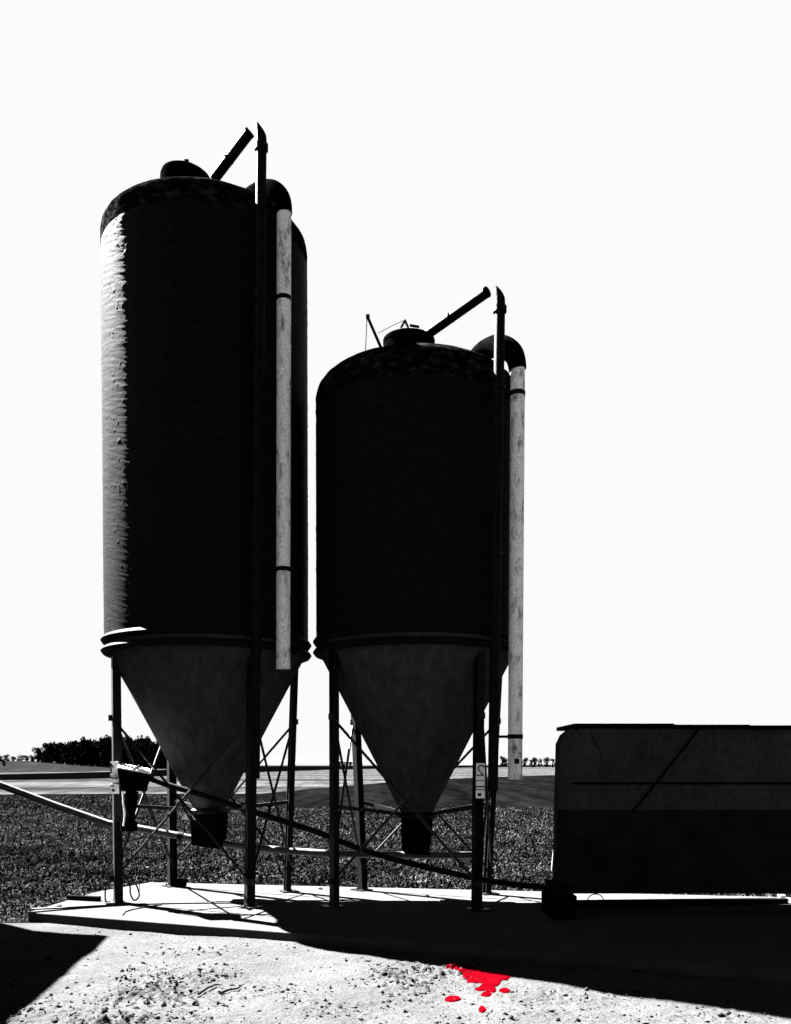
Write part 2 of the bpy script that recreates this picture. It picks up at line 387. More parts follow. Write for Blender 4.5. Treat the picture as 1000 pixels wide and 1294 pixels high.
def mark_plate(parent, P, name, y0, y1, strokes, xo=0):
    """white enamel marking plate wrapped on the front of a leg; strokes in plate coordinates (0..1 across, picture rows down)"""
    g, t, d = P
    def pt(u, row, off):      # u across
        # height of this row at the leg's distance
        Yl = g.y; h = at(500, row, Yl).z
        c = g + (t-g)*(h/t.z)
        return Vector((c.x + xo + (u-.5)*.10, c.y - .072 - off, h))
    ta = pt(0, y0, 0); 
    m = MB()
    a, b_, c, dd = pt(0, y1, 0), pt(1, y1, 0), pt(1, y0, 0), pt(0, y0, 0)
    m.hexa([a, b_, b_+Vector((0, .03, 0)), a+Vector((0, .03, 0)), dd, c, c+Vector((0, .03, 0)), dd+Vector((0, .03, 0))])
    pl = m.build(name, M['white'], parent)
    for st_ in strokes:
        m = MB(); wd = st_[0]; pts = [pt(u, r, .004) for u, r in st_[1:]]
        for i in range(len(pts)-1):
            e = (pts[i+1]-pts[i]).normalized()*wd*.35
            m.bar(pts[i]-e, pts[i+1]+e, .003 + .0004*i, wd, up=(pts[i+1]-pts[i]).cross(Vector((0, 1, 0))))
        m.build('marking', M['ink'], pl)
    return pl
leg1 = [o for o in s1.children if o.name.startswith('leg')][0]
leg2 = [o for o in s2.children if o.name.startswith('leg')][1]
mark_plate(leg1, P1[0], 'number_plate', 962, 989, [(.014, (.42, 970), (.1, 965), (.12, 977)), (.010, (.0, 982.5), (.85, 983.5), (.68, 979))], .035)
mark_plate(leg1, P1[0], 'hole_plate', 990.5, 1003, [(.012, (.1, 993.5), (.4, 993.2)), (.028, (.3, 998.5), (.46, 998.9))], .035)
mark_plate(leg2, P2[1], 'number_plate', 964.5, 1008.5,
   [(.013, (.95, 969.5), (.75, 967.5), (.4, 967.5), (.2, 970), (.3, 973.5), (.62, 977.5), (.8, 979.5), (.05, 979.8)),
    (.008, (0, 986.5), (1, 986.5)), (.014, (0, 994), (1, 994)), (.010, (0, 997.6), (1, 997.8)), (.032, (.3, 1004), (.5, 1004))], 0)

# hatches
def tilted(cx, cy, z, r, h, tilt, dirn, seg=40):
    pts = []; fs = []
    prof = [(r*.97, -.12), (r*1.0, 0), (r*.96, h*.35), (r*.75, h*.7), (r*.45, h*.92), (.02, h)]
    m = MB(); m.lathe(prof, (0, 0, 0), seg)
    T = Matrix.Translation((cx, cy, z)) @ Matrix.Rotation(tilt, 4, dirn)
    m.v = [tuple(T @ Vector(v)) for v in m.v]; return m
top1 = at(238, 207, c1.y-.15).z - .255 - .08
lid = tilted(c1.x-.21, c1.y-.15, top1+.13, .31, .125, math.radians(5), 'Y').build('hatch_lid', M['elbow'], s1, smooth=True)
MB().tube([(c1.x-.21, c1.y-.1, top1-.3), (c1.x-.21, c1.y-.1, top1+.06)], .24, 32).build('hatch_neck', M['shell'], s1, smooth=True)
m = MB(); p = at(237, 224, c1.y-.36); q = at(238, 207, c1.y-.33); m.bar(p, q, .03, .03); q2 = at(236, 204, c1.y-.33); m.box(q2, (.05, .03, .04)); m.bar(at(228, 214, c1.y-.34), at(237, 209, c1.y-.34), .02, .02)
m.build('lid_catch', M['steel'], lid)
top2 = at(516, 414, c2.y-.1).z - .24 - .13
lid2 = MB().lathe([(.31, top2-.35), (.31, top2+.16), (.318, top2+.17), (.318, top2+.21), (.22, top2+.235), (.02, top2+.24)], (c2.x-.1, c2.y-.1, 0), 48).build('hatch_lid', M['elbow'], s2, smooth=True)
m = MB()
m.bar(at(507, 414, c2.y), at(512, 405, c2.y), .03, .02); m.bar(at(512, 405, c2.y), at(516, 414, c2.y), .05, .02); m.bar(at(518, 411, c2.y), at(530, 413, c2.y), .03, .02)
m.build('lid_lever', M['steel'], lid2)
m = MB(); m.tube([at(465, 401, c2.y-.2), at(482, 440, c2.y-.2)], .018, 8); m.box(at(465, 400, c2.y-.2), (.045, .04, .04)); ro = m.build('lid_pull_arm', M['steel'], s2)
m = MB(); m.tube([at(464, 402, c2.y-.2), at(462, 444, c2.y-.25)], .005, 6); m.tube([at(478, 421, c2.y-.2), at(495, 412, c2.y-.1), at(510, 405, c2.y)], .004, 6)
m.build('pull_cord', M['cable'], ro)
# roof handle
m = MB(); pts = [at(546+dx, 455+dy, c2.y-1.32) for dx, dy in ((0, -4), (1, 0), (6, 3), (13, 2))]; m.tube(pts, .012, 8); m.build('roof_handle', M['rod'], s2, smooth=True)

# pipes fixed to the silos
def silo_pipes(root, c, Ypx_vert, Ypx_vent, fill, vent, slant, elbow):
    # fill: list of picture points up the vertical pipe
    Ya = c.y - .93*R*1.0
    pts = [at(px, py, Ya) for px, py in fill]
    # straight vertical blow pipe, bent and bevel cut at its top
    base, topc = pts[0], pts[1]
    r = .058
    m = MB(); m.tube([base, topc], r, 20); fp = m.build('blow_pipe', M['dpipe'], root, smooth=True)
    m = MB(); m.tube([topc - Vector((0, 0, .03)), topc + Vector((0, 0, .03))], r*1.3, 20); m.build('pipe_clamp', M['steel'], fp, smooth=True)
    # bend with slanted mouth
    seg = 20; v = []; f = []; nr = 9
    H = pts[2].z - topc.z
    for i in range(nr):
        t = i/(nr-1)
        for k in range(seg):
            a = 2*math.pi*k/seg
            x = math.cos(a); z_lim = H*(1.0 - .55*(x*.5+.5)) if True else H
            zz = topc.z + z_lim*t
            lean = -(t**2)*.012
            v.append((topc.x + r*1.03*x*(1-.0*t) + lean*(zz-topc.z)/H, topc.y + r*1.03*math.sin(a), zz))
    for i in range(nr-1):
        for k in range(seg):
            k2 = (k+1) % seg; f.append((i*seg+k, i*seg+k2, (i+1)*seg+k2, (i+1)*seg+k))
    f.append(tuple((nr-1)*seg+k for k in range(seg)))
    m = MB(); m.add(v, f); m.build('bend', M['dpipe'], fp, smooth=True)
    for row in fill[3]:
        q = at(fill[0][0], row, Ya); cc = Vector((base.x + (topc.x-base.x)*(q.z-base.z)/(topc.z-base.z), Ya, q.z))
        m = MB(); m.tube([cc-Vector((0, 0, .02)), cc+Vector((0, 0, .02))], r*1.25, 20)
        cv = Vector((c.x, c.y, q.z)); dv = (cv-cc); dv.z = 0; L_ = dv.length - R + .01 if q.z > 3.1 else .35
        if q.z > 3.1: m.bar(cc, cc + dv.normalized()*L_, .03, .04)
        m.build('pipe_bracket', M['steel'], fp)
    # slanting filler tube from roof
    a, b_ = slant; m = MB(); A = at(*a); B = at(*b_)
    m.tube([A, B], .058, 20); ft = m.build('filler_tube', M['dpipe'], root, smooth=True)
    m = MB(); u = (B-A).normalized(); m.tube([B-u*.01, B+u*.02], .061, 20); m.build('tube_collar', M['elbow'], ft, smooth=True); MB().tube([A+(B-A)*.42, A+(B-A)*.42+u*.03], .060, 20).build('tube_collar', M['elbow'], ft, smooth=True)
    # vent pipe: pale plastic, with black elbow on top
    Yb = c.y - .66*R
    pts = [at(px, py, Yb) for px, py in vent[:2]]
    m = MB(); m.tube(pts, .083, 28, cap=True); vp = m.build('vent_pipe', M['lpipe'], root, smooth=True)
    for row in vent[2]:
        q = at(vent[0][0], row, Yb); t = (q.z-pts[0].z)/(pts[1].z-pts[0].z); cc = pts[0]+(pts[1]-pts[0])*t
        m = MB(); m.tube([cc-Vector((0, 0, .025)), cc+Vector((0, 0, .025))], .090, 28)
        dv = Vector((c.x, c.y, cc.z))-cc; dv.z = 0
        if q.z > 3.1: m.bar(cc, cc+dv.normalized()*(dv.length-R+.02), .03, .04)
        m.build('pipe_bracket', M['steel'], vp, smooth=True)
    P_ = [at(*e) for e in elbow]; rd = [.09, .115, .125, .125, .118, .108, .10]; Q_ = []; rq = []
    for i in range(len(P_)-1):
        p0 = P_[max(i-1, 0)]; p1_ = P_[i]; p2 = P_[i+1]; p3 = P_[min(i+2, len(P_)-1)]
        for t in (0, .25, .5, .75):
            Q_.append(.5*((2*p1_)+(-p0+p2)*t+(2*p0-5*p1_+4*p2-p3)*t*t+(-p0+3*p1_-3*p2+p3)*t**3)); rq.append(rd[i]*(1-t)+rd[i+1]*t)
    Q_.append(P_[-1]); rq.append(rd[-1]); m = MB(); m.tube(Q_, rq, 32); m.build('elbow', M['elbow'], root, smooth=True)
    return fp, vp
y1b = c1.y-.66*R; y2b = c2.y-.66*R
fp1, vp1 = silo_pipes(s1, c1, 0, 0, [(322, 984), (330.5, 186), (329, 153), (375, 715)], [(358, 845), (359, 262), (378, 720)],
   ((270, 227, c1.y-.5), (315, 168, c1.y-.75)),
   [(305, 262, y1b+.55), (318, 250, y1b+.45), (333, 243, y1b+.25), (345, 243, y1b+.1), (353, 249, y1b+.02), (357, 258, y1b), (358.5, 270, y1b)])
fp2, vp2 = silo_pipes(s2, c2, 0, 0, [(623, 1000), (632, 391), (629, 360), (490, 700)], [(651, 985), (654.5, 462), (498, 931)],
   ((538, 424, c2.y-.2), (615, 369.5, c2.y-.8)),
   [(600, 452, y2b+.6), (612, 443, y2b+.5), (628, 437, y2b+.3), (640, 440, y2b+.12), (648, 446, y2b+.02), (652.5, 455, y2b), (654.5, 467, y2b)])
# bracket linking the two pipes of the short silo, sticker on its vent pipe
a = at(623, 931, c2.y-.93*R); b_ = at(651, 931, y2b); m = MB(); m.bar(a, b_, .03, .03); m.build('link_bracket', M['steel'], vp2)
m = MB(); q = at(656, 968, y2b-.093); m.box(q, (.05, .012, .19)); stk = m.build('sticker', M['white'], vp2)
m = MB(); m.box(at(653.5, 962, y2b-.106), (.05, .012, .06)); m.build('sticker_mark', M['ink'], stk)

# ------------------------------------------------------------------ feed conveyor tubes
y1 = c1.y; 
pts = [at(px, py, Y) for px, py, Y in ((-60, 962, 10.6), (0, 992, 10.65), (70, 1018, 10.75), (137, 1041, 10.8), (165, 1045, 10.82), (240, 1059, 10.86), (300, 1069, 10.88), (360, 1075, 10.85), (420, 1079, 10.8), (526, 1081, 10.76), (602, 1081, 10.7))]
m = MB(); m.tube(pts, .045, 16); au = m.build('conveyor_tube', mat('pale conveyor tube', .012, .04, 8, rough=.5, spec=.4, bump=.15), None, smooth=True)
tag(au, 'long pale feed tube entering from the left and passing under both silo outlets', 'feed tube')
for px, py, Y in ((165, 1045, 10.82), (228, 1057, 10.86), (420, 1079, 10.8)):
    p = at(px, py, Y); m = MB(); m.tube([p-Vector((.03, 0, -.006)), p+Vector((.03, 0, -.006))], .058, 16); m.build('tube_clamp', M['steel'], au, smooth=True)
pts = [at(px, py, Y) for px, py, Y in ((187, 983, 10.3), (215, 993, 10.3), (250, 1003, 10.28), (320, 1026, 10.25), (400, 1051, 10.25), (455, 1073, 10.2), (500, 1087, 10.15), (560, 1101, 10.1), (604, 1111, 10.15), (650, 1118, 10.2), (700, 1122, 10.2))]
m = MB(); m.tube(pts, .036, 16); a2 = m.build('conveyor_tube', M['dpipe'], None, smooth=True)
tag(a2, 'dark feed tube sagging from the small hopper down to the block by the tank', 'feed tube')
for px, py, Y in ((650, 1118, 10.2), (676, 1120.5, 10.2)):
    p = at(px, py, Y); m = MB(); m.tube([p-Vector((.02, 0, -.002)), p+Vector((.02, 0, -.002))], .048, 16); m.build('tube_clamp', M['steel'], a2, smooth=True)
# small hopper on the first leg
hy = 10.25
hr = empty('drive_hopper', at(170, 1045, hy)); tag(hr, 'small dark open hopper box with motor tube hung beside the first silo leg', 'hopper')
def q4(rows, dy):  # rows: (xl, xr, y)
    return [at(rows[0], rows[2], hy-dy), at(rows[1], rows[2], hy-dy), at(rows[1], rows[2], hy+dy), at(rows[0], rows[2], hy+dy)]
m = MB(); lo_ = q4((155, 186, 1000), .12); lo2 = q4((150, 189, 983), .17); 
hi_ = [at(148, 971.5, hy-.19), at(190, 979, hy-.19), at(189, 974, hy+.19), at(152, 967, hy+.19)]
m.hexa(lo_+lo2); m.hexa(lo2+hi_); m.build('hopper_box', M['lid'], hr, bevel=.006)
m = MB(); h2 = [v+Vector((0, 0, .004)) for v in hi_]; h3 = [v+Vector((0, 0, .02)) for v in h2]; m.hexa(h2+h3); m.build('cover', M['white'], hr, bevel=.003)
m = MB(); m.bar((hi_[0]+hi_[1])/2+Vector((.0, 0, .03)), (hi_[2]+hi_[3])/2+Vector((.05, 0, .03)), .02, .02); m.build('cover_handle', M['steel'], hr)
m = MB(); m.tube([at(167, 1000, hy), at(165, 1018, hy), at(162, 1045, hy)], [.075, .07, .06], 20); m.tube([at(163, 1038, hy), at(163, 1050, hy)], .1, 20); m.build('motor', M['elbow'], hr, smooth=True)
m = MB(); m.tube([at(155, 1000, hy-.1), at(156, 1015, hy-.12), at(158, 1028, hy-.12), at(156, 1044, hy-.1)], .01, 8); m.build('motor_cable', M['white'], hr, smooth=True)
# gate plates by the tall silo's outlet
m = MB()
for tri in (((229, 1036), (238, 1036), (237, 1029), (233, 1029)), ((241, 1028), (244, 1028), (249, 1036), (245, 1036)), ((228, 1013), (236, 1017), (237, 1020), (229, 1015))):
    m = MB(); m.hexa([at(x, y, 10.50) for x, y in tri] + [at(x, y, 10.53) for x, y in tri]); m.build('slide_gate', M['white'], s1)
m = MB(); m.bar(at(226, 1008, 10.5), at(240, 1035, 10.5), .02, .02); m.build('gate_lever', M['steel'], s1)

# ------------------------------------------------------------------ tank on the right
TY = 9.45; TD = .95
tr = empty('feed_tank', (4.2, TY+.5, 0)); tag(tr, 'long dark boxy tank with flat cover raised on blocks at the right edge', 'tank')
def tx(px, Y=TY): return (px-500)/F*Y
zt = at(800, 920, TY).z;  zb = at(800, 1128, TY).z
x0 = tx(722); x1 = tx(1010)+2.6; ch = .105; 
def sec(z, grow=0, cut=0):
    g = grow
    return [(x0-g+cut, TY, z), (x1+g, TY, z), (x1+g, TY+TD, z), (x0+.003-g*.6+cut, TY+TD, z), (x0-ch-g+cut, TY+.105, z)]
m = MB(); rings = [sec(zb, .05), sec(zb+.25, .045), sec((zt+zb)/2, .025), sec(zt-.16, 0), sec(zt-.05, 0, .05), sec(zt, 0, .11)]
v = [p for r_ in rings for p in r_]; f = []
for i in range(len(rings)-1):
    for k in range(5): f.append((i*5+k, i*5+(k+1) % 5, (i+1)*5+(k+1) % 5, (i+1)*5+k))
f.append((4, 3, 2, 1, 0)); o_ = (len(rings)-1)*5; f.append(tuple(o_+k for k in range(5)))
m.add(v, f); tb = m.build('tank_body', M['tank'], tr, bevel=.012)
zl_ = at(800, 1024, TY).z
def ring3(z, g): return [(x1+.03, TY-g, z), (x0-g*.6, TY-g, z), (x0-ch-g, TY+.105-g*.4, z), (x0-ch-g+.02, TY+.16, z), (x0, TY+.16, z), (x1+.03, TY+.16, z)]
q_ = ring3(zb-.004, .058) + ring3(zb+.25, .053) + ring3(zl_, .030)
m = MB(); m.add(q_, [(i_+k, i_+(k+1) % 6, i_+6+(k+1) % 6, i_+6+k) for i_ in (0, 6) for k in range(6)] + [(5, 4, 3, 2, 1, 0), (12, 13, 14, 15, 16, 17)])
m.build('lower_band', M['tanklow'], tr)  # darker band round the lower part of the tank
m = MB(); m.bar(at(704.5, 938, 10.72), at(700, 1117, 10.72), .022, .05, up=(0, 1, 0)); m.build('lit_edge_strip', M['litedge'], tr)  # added pale strip standing in for the tank's sunlit left edge
m = MB(); m.bar(at(703, 1040, 10.78), at(697.5, 1100, 10.78), .012, .03, up=(0, 1, 0)); m.build('side_strip', M['litedge'], tr)
zs = at(800, 990, TY).z
m = MB(); m.box(((x0+x1)/2, TY-.006, zs), (x1-x0-.05, .018, .022)); m.build('seam', M['lid'], tr)
xa = x0+.01
m = MB()
for (pa, pb, dz) in ((724, 850, .0), (850, 945, -.012), (945, 1260, -.02)):
    xa_ = tx(pa)-(.0 if pa > 720 else 0); m.box(((xa_+tx(pb))/2, TY+TD/2-.02, zt+.028+dz-.004), (tx(pb)-xa_, TD+.08, .045))
m.build('cover_sheet', M['lid'], tr, bevel=.004)
m = MB(); m.tube([at(886, 918, TY-.03), at(845, 970, TY-.035), at(800, 1026, TY-.03)], .013, 8); m.build('diagonal_line', M['lid'], tr, smooth=True)  # dark raised line running diagonally down the tank front
m = MB(); m.tube([at(748, 925, TY-.012), at(752, 938, TY-.012), at(758, 946, TY-.012), at(762, 962, TY-.012)], .006, 6); m.build('crack_line', M['cable'], tb)
# supports
m = MB(); bl = empty('support_block', (tx(706), TY+.15, 0)); tag(bl, 'black stepped block under the left end of the tank', 'block')
g0 = gnd(692, 1160); m = MB(); m.box((tx(708, 9.4)+.02, 9.55, .13), (.29, .6, .26)); m.build('lower_block', M['lid'], bl, bevel=.02)
m = MB(); m.box((tx(708, 9.4)+.03, 9.6, .31), (.22, .5, .10)); m.build('upper_block', M['wood'], bl, bevel=.01)
# lit upright strip and box behind tank's left end
m = MB(); m.tube([at(703, 1075, 10.3), at(700, 1100, 10.3), at(704, 1118, 10.3)], .012, 8); tag(m.build('hanging_hose', M['white'], None, smooth=True), 'thin pale hose hanging down behind the tank left end', 'hose')
for (px, lbl) in ((1190, 'dark block under the far right end of the tank outside the picture'),):
    m = MB(); m.box((tx(px+22), TY+.5, (zb)/2-.0), (.25, .6, zb-.004)); tag(m.build('support_block', M['lid'], None, bevel=.01), lbl, 'block')
m = MB(); m.bar(at(724, 1141, 10.15), at(994, 1138, 10.35), .10, .055)
tag(m.build('timber_beam', M['wood'], None, bevel=.005), 'long dark beam lying on the slab behind the tank', 'beam')
m = MB(); m.box(at(988, 1133, 10.6), (.07, .06, .04)); tag(m.build('white_brick', M['white'], None, bevel=.004), 'small white block on the slab under the right end of the tank', 'brick')
pts = [at(753+10*math.cos(a)*1.0, 1138-8*math.sin(a), 9.9) for a in np.linspace(0, math.pi, 12)]
m = MB(); m.tube(pts, .006, 6); tag(m.build('wire_loop', M['cable'], None, smooth=True), 'thin black wire loop standing up under the tank', 'wire')

# ------------------------------------------------------------------ small things on the slab
p = gnd(229, 1121); m = MB(); m.box((p.x, p.y, .055), (.135, .12, .11)); bx = m.build('anchor_block', M['lid'], None, bevel=.02)
tag(bx, 'small dark block beside the back left leg of the tall silo', 'block')
m = MB(); a = gnd(86, 1137); b_ = gnd(126, 1139); m.bar(a+Vector((0, 0, .03)), b_+Vector((0, 0, .03)), .07, .055)  # dark bar added in place of the slab step's shaded face
tag(m.build('step_shade_bar', M['wood'], None, bevel=.005), 'added dark bar for the shaded step face at the left corner of the slab', 'step shade')
def onslab(pts, h=.008): return [gnd(x, y) + Vector((0, 0, h)) for x, y in pts]
m = MB(); m.tube(onslab([(40, 1150), (90, 1148), (150, 1144.5), (220, 1142.5), (290, 1142), (345, 1142)]), .012, 8)
tag(m.build('ground_cable', M['cable'], None, smooth=True), 'black cable stretched along the slab past the first silo leg', 'cable')
m = MB(); m.tube(onslab([(155, 1157), (158, 1153), (168, 1150), (185, 1147), (205, 1144)], .007), .008, 8)
tag(m.build('ground_cable', M['cable'], None, smooth=True), 'thin black cable curving over the front edge of the slab', 'cable')
Lp = P1[0][0]
def loop(pts, r, nm, lb):
    m = MB(); P_ = [at(x, y, Lp.y+dy) for x, y, dy in pts]
    Q_ = []
    for i in range(len(P_)-1):
        p0 = P_[max(i-1, 0)]; p1_ = P_[i]; p2 = P_[i+1]; p3 = P_[min(i+2, len(P_)-1)]
        for t in np.linspace(0, 1, 7)[:-1]:
            Q_.append(.5*((2*p1_)+(-p0+p2)*t+(2*p0-5*p1_+4*p2-p3)*t*t+(-p0+3*p1_-3*p2+p3)*t**3))
    Q_.append(P_[-1]); m.tube(Q_, r, 8); o = m.build(nm, M['cable'], None, smooth=True); tag(o, lb, 'cable'); return o
loop([(153, 1105, 0), (158, 1106, -.1), (164, 1118, -.14), (165, 1130, -.14), (170, 1138, -.1), (176, 1132, -.1), (173, 1120, -.1), (166, 1110, -.05), (160, 1106, 0)], .010, 'hanging_cable', 'looped black cable hanging just right of the first silo leg foot')
loop([(141, 1105, .05), (135, 1116, -.05), (133, 1128, -.1), (134, 1139, -.12), (140, 1138, -.1)], .010, 'hanging_cable', 'black cable drooping just left of the first silo leg foot')
m = MB(); m.tube([at(176.5, 1080, 10.5), at(177, 1100, 10.5), at(176, 1132, 10.4)], .004, 6)
tag(m.build('hanging_wire', M['cable'], None, smooth=True), 'single thin wire dangling right of the looped cable', 'wire')
for i, (x, y) in enumerate(((540, 1134), (405, 1124), (75, 1146))):
    p = gnd(x, y); m = MB(); m.lathe([(.03, 0.0), (.032, .018), (.012, .028)], (p.x, p.y, 0), 7)
    tag(m.build('slab_pebble', M['stone'], None, smooth=True), ['small pebble lying on the slab in front of the short silo outlet', 'small pebble near the back edge of the slab between the silos', 'small pebble on the left tip of the slab'][i], 'pebble')

# ------------------------------------------------------------------ red paint spill
def blob(name, pix, label):
    P_ = [gnd(x, y, YH+.006) for x, y in pix]; n = len(P_); c = sum(P_, Vector())/n
    zc = float(yard_height(np.array([c.x]), np.array([c.y]))[0])
    v = []; 
    for ringf, dz in ((1.0, .0), (.96, .010), (.85, .016)):
        for p in P_:
            q = c + (p-c)*ringf; z = YH + float(yard_height(np.array([q.x]), np.array([q.y]))[0]) + dz
            v.append((q.x, q.y, z + .003))
    m = MB(); f = []
    for r_ in range(2):
        for k in range(n): f.append((r_*n+k, r_*n+(k+1) % n, (r_+1)*n+(k+1) % n, (r_+1)*n+k))
    f.append(tuple(2*n+k for k in range(n))); f.append(tuple(range(n))[::-1]); m.add(v, f)
    return m, n
spill = [(561, 1222), (567, 1228), (575, 1229), (583, 1230), (586, 1234), (584, 1236), (592, 1239), (589, 1241), (598, 1242), (611, 1241), (606, 1246), (598, 1249), (605, 1252), (616, 1251), (622, 1254), (627, 1253), (627, 1247), (624, 1246), (632, 1244), (633, 1239), (642, 1238), (646, 1234), (640, 1231), (632, 1229), (618, 1226), (600, 1222), (585, 1220), (570, 1219)]
def flatblob(name, pix, label, cat='paint spill', grp='red paint marks on the sandy yard', h=.012):
    # puddle that follows the ground: triangulated fine grid clipped by the outline
    P_ = [gnd(x, y+2.5, YH) for x, y in pix]
    # chaikin smoothing
    for _ in range(2):
        Q_ = []
        for i in range(len(P_)):
            a, b_ = P_[i], P_[(i+1) % len(P_)]; Q_ += [a*.75+b_*.25, a*.25+b_*.75]
        P_ = Q_
    xs_ = [p.x for p in P_]; ys_ = [p.y for p in P_]; s_ = .007
    X, Y = np.meshgrid(np.arange(min(xs_)-s_, max(xs_)+s_, s_), np.arange(min(ys_)-s_, max(ys_)+s_, s_))
    def ins(X, Y):
        r_ = np.zeros(X.shape, bool); n = len(P_)
        for i in range(n):
            x0, y0 = P_[i].x, P_[i].y; x1, y1 = P_[(i+1) % n].x, P_[(i+1) % n].y
            r_ ^= ((y0 > Y) != (y1 > Y)) & (X < (x1-x0)*(Y-y0)/(y1-y0+1e-9)+x0)
        return r_
    I = ins(X, Y); 
    # distance to edge, roughly, by erosion
    D = I.astype(float); E_ = I.copy()
    for k in range(3):
        E2 = E_.copy(); E2[1:] &= E_[:-1]; E2[:-1] &= E_[1:]; E2[:, 1:] &= E_[:, :-1]; E2[:, :-1] &= E_[:, 1:]; E_ = E2; D += E_
    Z = YH + np.where(I, yard_height(X, Y)*.9 + .006 + .0012*D, yard_height(X, Y)-.004)
    keep = I[:-1, :-1] | I[1:, :-1] | I[:-1, 1:] | I[1:, 1:]
    ii = np.arange(X.size).reshape(X.shape)
    Q = np.stack([ii[:-1, :-1], ii[:-1, 1:], ii[1:, 1:], ii[1:, :-1]], -1)[keep]
    used, inv = np.unique(Q, return_inverse=True); V = np.stack([X, Y, Z], -1).reshape(-1, 3)[used]
    o = npmesh(name, V, inv.reshape(-1, 4), M['red']); o.data.shade_smooth(); tag(o, label, cat, grp)
flatblob('paint_spill', spill, 'large ragged red spill at the edge of the black shadow')
def ell(cx, cy, rx, ry): return [(cx+rx*math.cos(a)*(1+.12*math.sin(3*a+cx)), cy+ry*math.sin(a)) for a in np.linspace(0, 2*math.pi, 14)[:-1]]
flatblob('paint_drop', ell(572, 1259.5, 10.5, 3.6), 'wide flat red drop left of the others on bright sand', 'paint drop')
flatblob('paint_drop', ell(615, 1255.5, 7, 3.0), 'red drop touching the lower tip of the large spill', 'paint drop')
flatblob('paint_drop', ell(638, 1251.5, 7.6, 3.4), 'oval red drop to the right of the large spill', 'paint drop')
flatblob('paint_drop', ell(609.5, 1273, 4.8, 3.8), 'round red drop lowest of all nearest the camera', 'paint drop')

# ------------------------------------------------------------------ loose stones and clods
def rocks(name, n, xr, yr, smin, smax, m, label):
    X = rng.uniform(*xr, n*3); Y = rng.uniform(*yr, n*3)
    w_ = np.clip(rough_mask(X, Y)*1.2, .05, 1)
    k = (rng.random(n*3) < w_) & ~in_slab(X, Y); X = X[k][:n]; Y = Y[k][:n]; n = len(X)
    base = np.array([(1, 0, 0), (-1, 0, 0), (0, 1, 0), (0, -1, 0), (0, 0, 1), (0, 0, -1)], float)
    fc = np.array([(0, 2, 4), (2, 1, 4), (1, 3, 4), (3, 0, 4), (2, 0, 5), (1, 2, 5), (3, 1, 5), (0, 3, 5)])
    S = smin + (smax-smin)*rng.random(n)**4
    V = base[None]*S[:, None, None]*rng.uniform(.5, 1.9, (n, 1, 3))*rng.uniform(.6, 1.3, (n, 6, 3)) + rng.normal(0, .28, (n, 6, 3))*S[:, None, None]
    V[..., 2] *= .7
    V += np.stack([X, Y, YH + yard_height(X, Y) + S*.2], -1)[:, None]
    o = npmesh(name, V.reshape(-1, 3), (fc[None]+np.arange(n)[:, None, None]*6).reshape(-1, 3), m, 3)
    tag(o, label, 'gravel', None, 'stuff')
rocks('gravel', 8000, (-4.3, 4.4), (4.7, 9.3), .003, .017, M['stone'], 'small loose stones and clods scattered over the sandy yard')
rocks('debris', 7000, (-4.3, 4.4), (4.7, 9.3), .0025, .020, M['debris'], 'dark crumbs of bark and dirt strewn over the sandy yard')
for i, (pp, lb) in enumerate((([(251, 1259), (262, 1252), (272, 1247), (281, 1248)], 'curved twig lying on the sand, left one of two'),
                              ([(278, 1258), (290, 1254), (300, 1252), (308, 1247)], 'curved twig lying on the sand, right one of two'))):
    m = MB(); m.tube([gnd(x, y, YH)+Vector((0, 0, .016+.004*(k % 2))) for k, (x, y) in enumerate(pp)], [.010, .009, .007, .004], 7)
    tag(m.build('twig', M['twig'], None, smooth=True), lb, 'twig')

